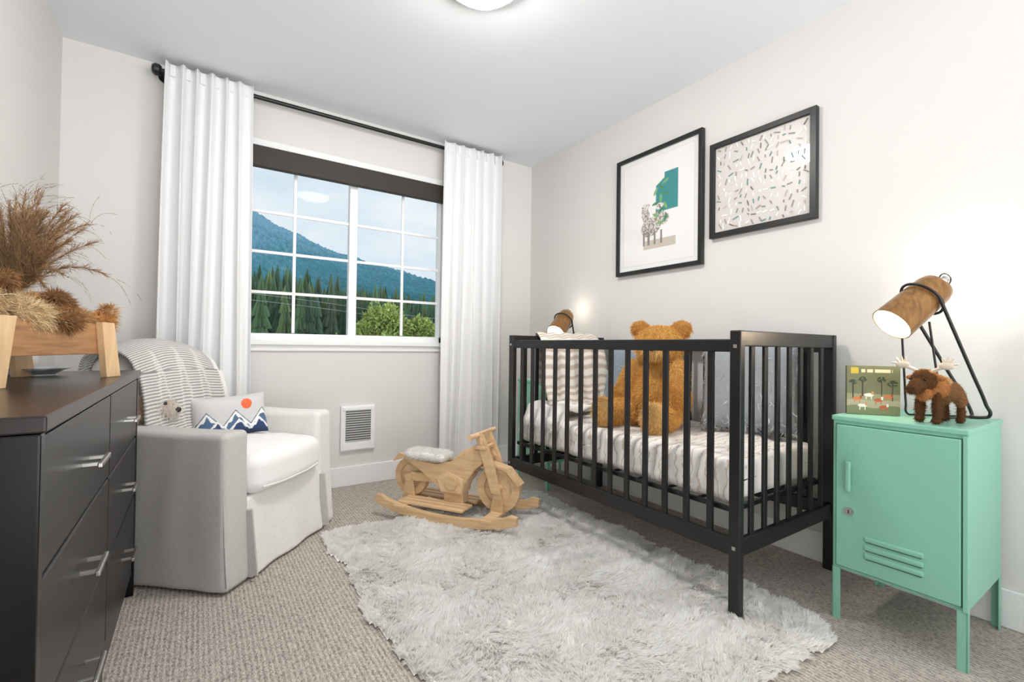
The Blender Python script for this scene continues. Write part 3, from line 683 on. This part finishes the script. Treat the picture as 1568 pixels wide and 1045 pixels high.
li=plush('plush_lion',[((-.05,0,.05),(.14,.075,.062),None,LB),((.05,0,.062),(.085,.078,.058),None,LG),((-.15,-.01,.09),(.065,.07,.06),None,LB),((-.20,-.01,.08),(.03,.03,.028),None,LO),((-.15,.055,.14),(.018,.02,.02),None,LDk),((-.15,-.07,.14),(.018,.02,.02),None,LDk),
 ((.12,-.055,.062),(.075,.028,.026),(0,.12,.1),LG),((.12,.045,.062),(.075,.028,.026),(0,.12,-.15),LG),((.195,-.070,.055),(.036,.028,.026),None,LO),((.190,.035,.055),(.034,.028,.026),None,LO),((.230,-.074,.086),(.014,.02,.030),None,LG),((.225,.03,.084),(.014,.02,.030),None,LG),((.02,-.095,.055),(.07,.020,.020),(0,0,.3),LDk),((-.08,-.085,.06),(.06,.022,.03),None,LB),((.06,-.05,.11),(.05,.02,.02),(0,.2,.2),LDk)],
 (-.386,1.705,DT+.105),ac,voxel=.006,flen=.024,n=26000,w=.0020,grav=.3,jit=.30,sm=4)
for s in(-1,1): ball('eye_%d'%(s+2),(-.198,-.01+s*.028,.108),.007,darkP,li)
dsh=empty('glass_dish',(-.40,1.96,DT+.001))
lathe('bowl',[(0,0),(.04,0),(.04,.003),(.06,.016),(.075,.02),(.075,.023),(.06,.020),(.035,.006),(0,.006)],M('dish_clear',(225,230,234),.08,trans=.7),(0,0,0),(0,0,1),dsh)
# vase + pampas
vs_=empty('pampas_grass_vase',(-.485,2.085,DT+.001))
lathe('vase',[(0,0),(.045,0),(.06,.03),(.065,.08),(.05,.14),(.028,.175),(.026,.2),(.032,.215),(.028,.215),(.022,.2),(.022,.17),(0,.15)],vaseM,(0,0,0),(0,0,1),vs_)
r=np.random.default_rng(12); SP=[];SD=[];SL=[];SC=[];SW=[];stems=[]
for i in range(66):
    sp_=r.uniform(-.7,1.0); az=r.uniform(-1,1)
    out=np.array([.829*sp_-.3*az*.5,-.559*sp_-.35*az,0]); hgt=.26+.18*r.random()-.04*abs(sp_)
    reach=(.12+.14*r.random()); droop=.14*abs(sp_)*(.3+r.random())
    ts=np.linspace(0,1,15); pts=[]
    for t in ts:
        p=np.array([0,0,.19])+out*reach*t**1.5*1.2+np.array([0,0,1])*(hgt*t-droop*t**3*1.1)
        p[0]=max(p[0],-.085); pts.append(p)
    stems.append(pts)
    pts=np.array(pts)
    for k in range(200):
        t=.25+.70*r.random()**.9; a=t*14; j=int(min(a,13)); f=a-j; p=pts[j]*(1-f)+pts[j+1]*f; tg=pts[j+1]-pts[j]; tg/=np.linalg.norm(tg)
        d=tg*1.0+r.normal(size=3)*.38; SP.append(p);SD.append(d);SL.append(.045*(1.2-t)+.018);SC.append(np.array(s2l((198,164,128)))*(.45+.75*r.random()));SW.append(.0014)
for i,pts in enumerate(stems):
    pts=np.array(pts)
    for j in range(14):
        d=pts[j+1]-pts[j]
        for c in range(2):
            SP.append(pts[j]);SD.append(d);SL.append(np.linalg.norm(d)*1.15);SC.append(np.array(s2l((180,144,108))));SW.append(.0022)
for i in range(190):
    pts=np.array(stems[i%len(stems)]); b0=pts[9+i%6]; d=pts[-1]-pts[8]; d/=np.linalg.norm(d); d=d+r.normal(size=3)*.4; p=b0.copy(); st=.014
    for q in range(8):
        SP.append(p.copy());SD.append(d.copy());SL.append(st*1.25);SC.append(np.array(s2l((150,114,82))));SW.append(.0013)
        p=p+d/np.linalg.norm(d)*st; d=d/np.linalg.norm(d)+np.array([.03,-.02,-.20])
SP=np.array(SP); SP[:,0]=np.maximum(SP[:,0],-.09)
blades('plumes',SP,np.array(SD),np.array(SL),np.array(SW),np.array(SC),vs_,np.zeros((len(SP),3)))
# ================================================================ armchair
th=math.radians(47.8)
ch=empty('armchair',(.07,2.545,0),th)
def wav(p,a=.004): return a*float(nz(p.x*14,p.y*14,p.z*6,3))
def armdef(side):
    def f(p):
        zz=max(0,min(1,(p.z+.295)/.59))
        fl=.012*(1-zz)**2
        p.x+=side*fl+side*.003*math.sin(p.y*40)*(1-zz)
        p.y+=(-fl*2.2 if p.y<0 else 0)
        p.z+=.004*math.sin(p.y*9) if p.z>.2 else 0
        p.x+=wav(p,.003)
        return p
    return f
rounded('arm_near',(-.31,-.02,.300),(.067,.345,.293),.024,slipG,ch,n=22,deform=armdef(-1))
rounded('arm_far',(.31,-.02,.300),(.067,.345,.293),.028,slipM,ch,n=22,deform=armdef(1))
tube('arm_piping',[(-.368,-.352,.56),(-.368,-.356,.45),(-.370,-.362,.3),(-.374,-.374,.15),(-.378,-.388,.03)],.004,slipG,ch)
def skd(p):
    zz=max(0,min(1,(p.z+.158)/.316)) 
    if p.y<0: p.y-=.03*(1-zz)**1.5+.006*math.sin(p.x*26+1)*(1-zz)
    return p
rounded('skirt_front',(0,-.18,.165),(.262,.185,.158),.018,slipM,ch,n=26,deform=skd)
rounded('base_back',(0,.15,.25),(.26,.2,.24),.03,slipM,ch,n=8)
def cud(p):
    if p.z>0: p.z+= .028*(1-(p.x/.25)**2)*(1-((p.y)/.33)**2)
    p.y+= -.015*(1-(p.x/.25)**2) if p.y<0 else 0
    p.z+=wav(p,.003); return p
rounded('seat_cushion',(0,-.075,.400),(.245,.318,.080),.05,M('cushion_linen',(243,242,240),.9,bump=.1,bscale=300,sheen=.1),ch,n=20,deform=cud)
tube('cushion_piping',[(-.20,-.395,.35),(-.1,-.405,.345),(0,-.408,.345),(.1,-.405,.345),(.20,-.395,.35)],.004,slipM,ch)
def bkd(p):
    zz=max(0,(p.z+.31)/.62); p.y+=.075*zz-(.025*math.cos(p.x*6) if p.y<0 else 0)+.015; p.x*=1-.12*zz; p.x-=.03*zz; p.z-= .06*(p.x/.25)**2*zz
    return p
rounded('backrest',(-.045,.215,.60),(.225,.085,.31),.07,slipM,ch,n=18,deform=bkd)
for s in(-1,1):
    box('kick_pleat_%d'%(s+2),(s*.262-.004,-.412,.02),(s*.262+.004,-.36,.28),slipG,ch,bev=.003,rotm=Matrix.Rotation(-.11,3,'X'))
thp=[(.025,.50),(.06,.58),(.075,.70),(.10,.80),(.14,.885),(.215,.927),(.31,.925),(.375,.88),(.39,.78),(.385,.66),(.38,.52)]
def thf(u,v):
    t=v*(len(thp)-1);k=min(int(t),len(thp)-2);f=t-k
    p=[np.array(thp[max(0,min(len(thp)-1,k+i))]) for i in(-1,0,1,2)]
    q=.5*((2*p[1])+(-p[0]+p[2])*f+(2*p[0]-5*p[1]+4*p[2]-p[3])*f*f+(-p[0]+3*p[1]-3*p[2]+p[3])*f**3)
    x=-.29+.37*u+ (.10*(1-v)*u if v<.5 else .05*u)
    drop=-.045*((x+.09)/.20)**2*(1 if .3<v<.8 else .3)
    return (x,q[0]-.008+.006*math.sin(u*20+v*4),q[1]+drop+.012)
def thc(u,v):
    if u>.92: return (238,237,234)
    return (226,224,219) if math.sin(v*520+.6*math.sin(u*25))>-.1 else (154,153,150)
sheet('knit_throw',thf,60,330,M('knit_throw',(255,255,255),.95,attr=True,bump=.5,bscale=120),ch,thc,thick=.012)
def mountain(u,v):
    c=(206,205,206)
    if (u-.70)**2*3.2+(v-.74)**2*1.05<.0185: c=(230,98,44)
    def ridge(u,f,p,a,b): 
        t=(u*f+p)%1; return b+a*(1-abs(2*t-1))
    h1=ridge(u,2.6,.1,.38,.22); h2=ridge(u,3.4,.55,.26,.12)
    if v<h1: c=(240,240,240) if v>h1-.11-.03*math.sin(u*70) else (74,104,138)
    if abs(v-h1)<.014: c=(40,50,66)
    if v<h2: c=(236,236,236) if v>h2-.07-.02*math.sin(u*80) else (38,62,104)
    if v<.09: c=(34,52,88)
    return c
pw,ph,pt=.315,.195,.10
def pil(sgn):
    def fn(u,v):
        U=2*u-1;W=2*v-1; t=((1-U**4)*(1-W**4))**.5
        return (U*pw/2*(1-.05*(1-W*W)),sgn*pt/2*t,W*ph/2*(1-.07*(1-U*U)))
    return fn
pe=empty('mountain_pillow',(.130,2.545,.592)); pe.rotation_euler=(math.radians(-14),math.radians(-3),math.radians(12))
sheet('front',pil(-1),110,80,paintM,pe,mountain)
sheet('back',lambda u,v:pil(1)(1-u,v),30,24,slipM,pe)
DW=(250,240,230);DP=(238,212,194)
dg_=plush('plush_dog',[((0,0,.06),(.065,.06,.065),None,DW),((.01,0,.15),(.058,.056,.052),None,DW),((.06,0,.138),(.03,.03,.024),None,DW),((0,.055,.15),(.022,.014,.045),(.3,0,0),DP),((0,-.055,.15),(.022,.014,.045),(-.3,0,0),DP),((.07,.03,.02),(.05,.02,.02),None,DW),((.07,-.03,.02),(.05,.02,.02),None,DW)],
 (-.155,2.485,.478),math.radians(-35),voxel=.006,flen=.016,n=12000,w=.0022,sm=4,scale=1.2)
for s in(-1,1): ball('eye_%d'%(s+2),(.062,s*.022,.165),.006,darkP,dg_)
ball('nose',(.092,0,.142),.009,darkP,dg_)
# ================================================================ rocking motorcycle
rm=empty('rocking_motorcycle',(1.175,2.255,.018),math.atan2(-.84,.54)); rm.scale=(1.07,1.04,1.07)
def prof(name,pts,y0,y1,mat,bev=.003):
    n=len(pts); bm=bmesh.new(); a=[bm.verts.new((p[0],y0,p[1])) for p in pts]; b=[bm.verts.new((p[0],y1,p[1])) for p in pts]
    bm.faces.new(a); bm.faces.new(list(reversed(b)))
    for i in range(n): bm.faces.new((a[i],b[i],b[(i+1)%n],a[(i+1)%n]))
    bmesh.ops.recalc_face_normals(bm,faces=bm.faces)
    if bev: 
        es=[e for e in bm.edges if abs(e.verts[0].co.y-e.verts[1].co.y)<1e-6]
        bmesh.ops.bevel(bm,geom=es,offset=bev,segments=2,affect='EDGES')
    return frombm(bm,name,mat,rm)
xs=np.linspace(-.39,.39,25)
bot=[(x,.055*(abs(x)/.39)**2.2) for x in xs]; top=[(x,.055*(abs(x)/.39)**2.2+.045+(.008 if abs(x)>.33 else 0)-(.015 if abs(x)>.38 else 0)) for x in reversed(xs)]
for s in(-1,1):
    y=s*.145; prof('rocker_%d'%(s+2),bot+top,y-.014,y+.014,woodM)
boxes('crossbars',[((x-.03,-.165,.045),(x+.03,.165,.062)) for x in(-.24,.24)],woodM,rm,.003)
boxes('foot_slats',[((-.27,y-.016,.062),(.10,y+.016,.074)) for y in(-.115,-.075,-.035,.035,.075,.115)],woodM,rm,.003)
def wheel(nm,x,z,rad):
    lathe(nm,[(rad*.66,-.018),(rad,-.018),(rad,.018),(rad*.66,.018),(rad*.66,-.018)],woodM,(x,0,z),(0,1,0),rm,48)
    lathe(nm+'_disc',[(0,-.006),(rad*.67,-.006),(rad*.67,.006),(0,.006)],woodL,(x,0,z),(0,1,0),rm,40)
    cyl(nm+'_hub',(x,-.04,z),(x,.04,z),.02,woodM,rm)
wheel('rear_wheel',-.27,.168,.098); wheel('front_wheel',.235,.168,.112)
fr=[(-.37,.240),(-.33,.290),(-.20,.262),(-.10,.255),(-.02,.275),(.06,.325),(.16,.36),(.20,.315),(.12,.25),(.08,.19),(.04,.135),(-.08,.135),(-.13,.17),(-.20,.215),(-.30,.265)]
for s in(-1,1):
    prof('frame_plate_%d'%(s+2),fr,s*.036-.009,s*.036+.009,woodM)
prof('tank',[(-.04,.255),(.04,.33),(.13,.372),(.17,.34),(.10,.25)],-.03,.03,woodL)
prof('engine_block',[(-.07,.12),(.05,.12),(.07,.2),(-.04,.235),(-.10,.19)],-.05,.05,woodL,.006)
cyl('engine_dial',(-.005,-.062,.175),(-.005,.062,.175),.034,woodM,rm)
boxes('engine_stand',[((-.06,-.03,.07),(.05,.03,.13))],woodM,rm,.003)
for s in(-1,1):
    prof('fork_%d'%(s+2),[(.215,.15),(.262,.15),(.225,.30),(.165,.43),(.125,.415),(.165,.30)],s*.046-.008,s*.046+.008,woodM)
    prof('axle_stand_%d'%(s+2),[(.20,.055),(.275,.055),(.25,.175),(.225,.175)],s*.03-.006,s*.03+.006,woodM)
    prof('rear_stand_%d'%(s+2),[(-.31,.055),(-.23,.055),(-.25,.18),(-.29,.18)],s*.03-.006,s*.03+.006,woodM)
    prof('rear_arm_%d'%(s+2),[(-.29,.15),(-.25,.15),(-.08,.16),(-.08,.20),(-.26,.195)],s*.03-.006,s*.03+.006,woodM)
boxes('head_plate',[((.118,-.06,.355),(.185,.06,.372)),((.150,-.058,.375),(.165,.058,.44))],woodM,rm,.003)
cyl('handlebar',(.14,-.14,.425),(.14,.14,.425),.012,woodL,rm)
prof('front_fender',[(.14,.265),(.20,.290),(.29,.270),(.355,.20),(.34,.19),(.28,.256),(.20,.276),(.15,.255)],-.03,.03,woodM,.002)
st=rounded('seat_pad',(-.17,0,.288),(.115,.055,.018),.017,M('seat_fleece',(248,246,242),.95),rm,n=8)
Pp,Nn=sample(st.data,5000,3); Dn=Nn+np.random.default_rng(2).normal(size=Nn.shape)*.4
blades('seat_fleece',Pp,Dn,.014*np.ones(5000),.0025,np.tile([[.95,.94,.92]],(5000,1)),rm,mat=woolM)
# ================================================================ camera
cam=bpy.data.cameras.new('camera'); co=bpy.data.objects.new('camera',cam); C.objects.link(co)
cam.sensor_width=36; cam.lens=16.35; cam.clip_start=.05; cam.clip_end=3000
Mx=Matrix.Translation((0,0,.935))@Matrix.Rotation(math.radians(-34),4,'Z')@Matrix.Rotation(math.radians(90)+.0113,4,'X')@Matrix.Rotation(.013,4,'Z')
co.matrix_world=Mx
bpy.context.scene.camera=co
bpy.context.scene.view_settings.view_transform='Standard'
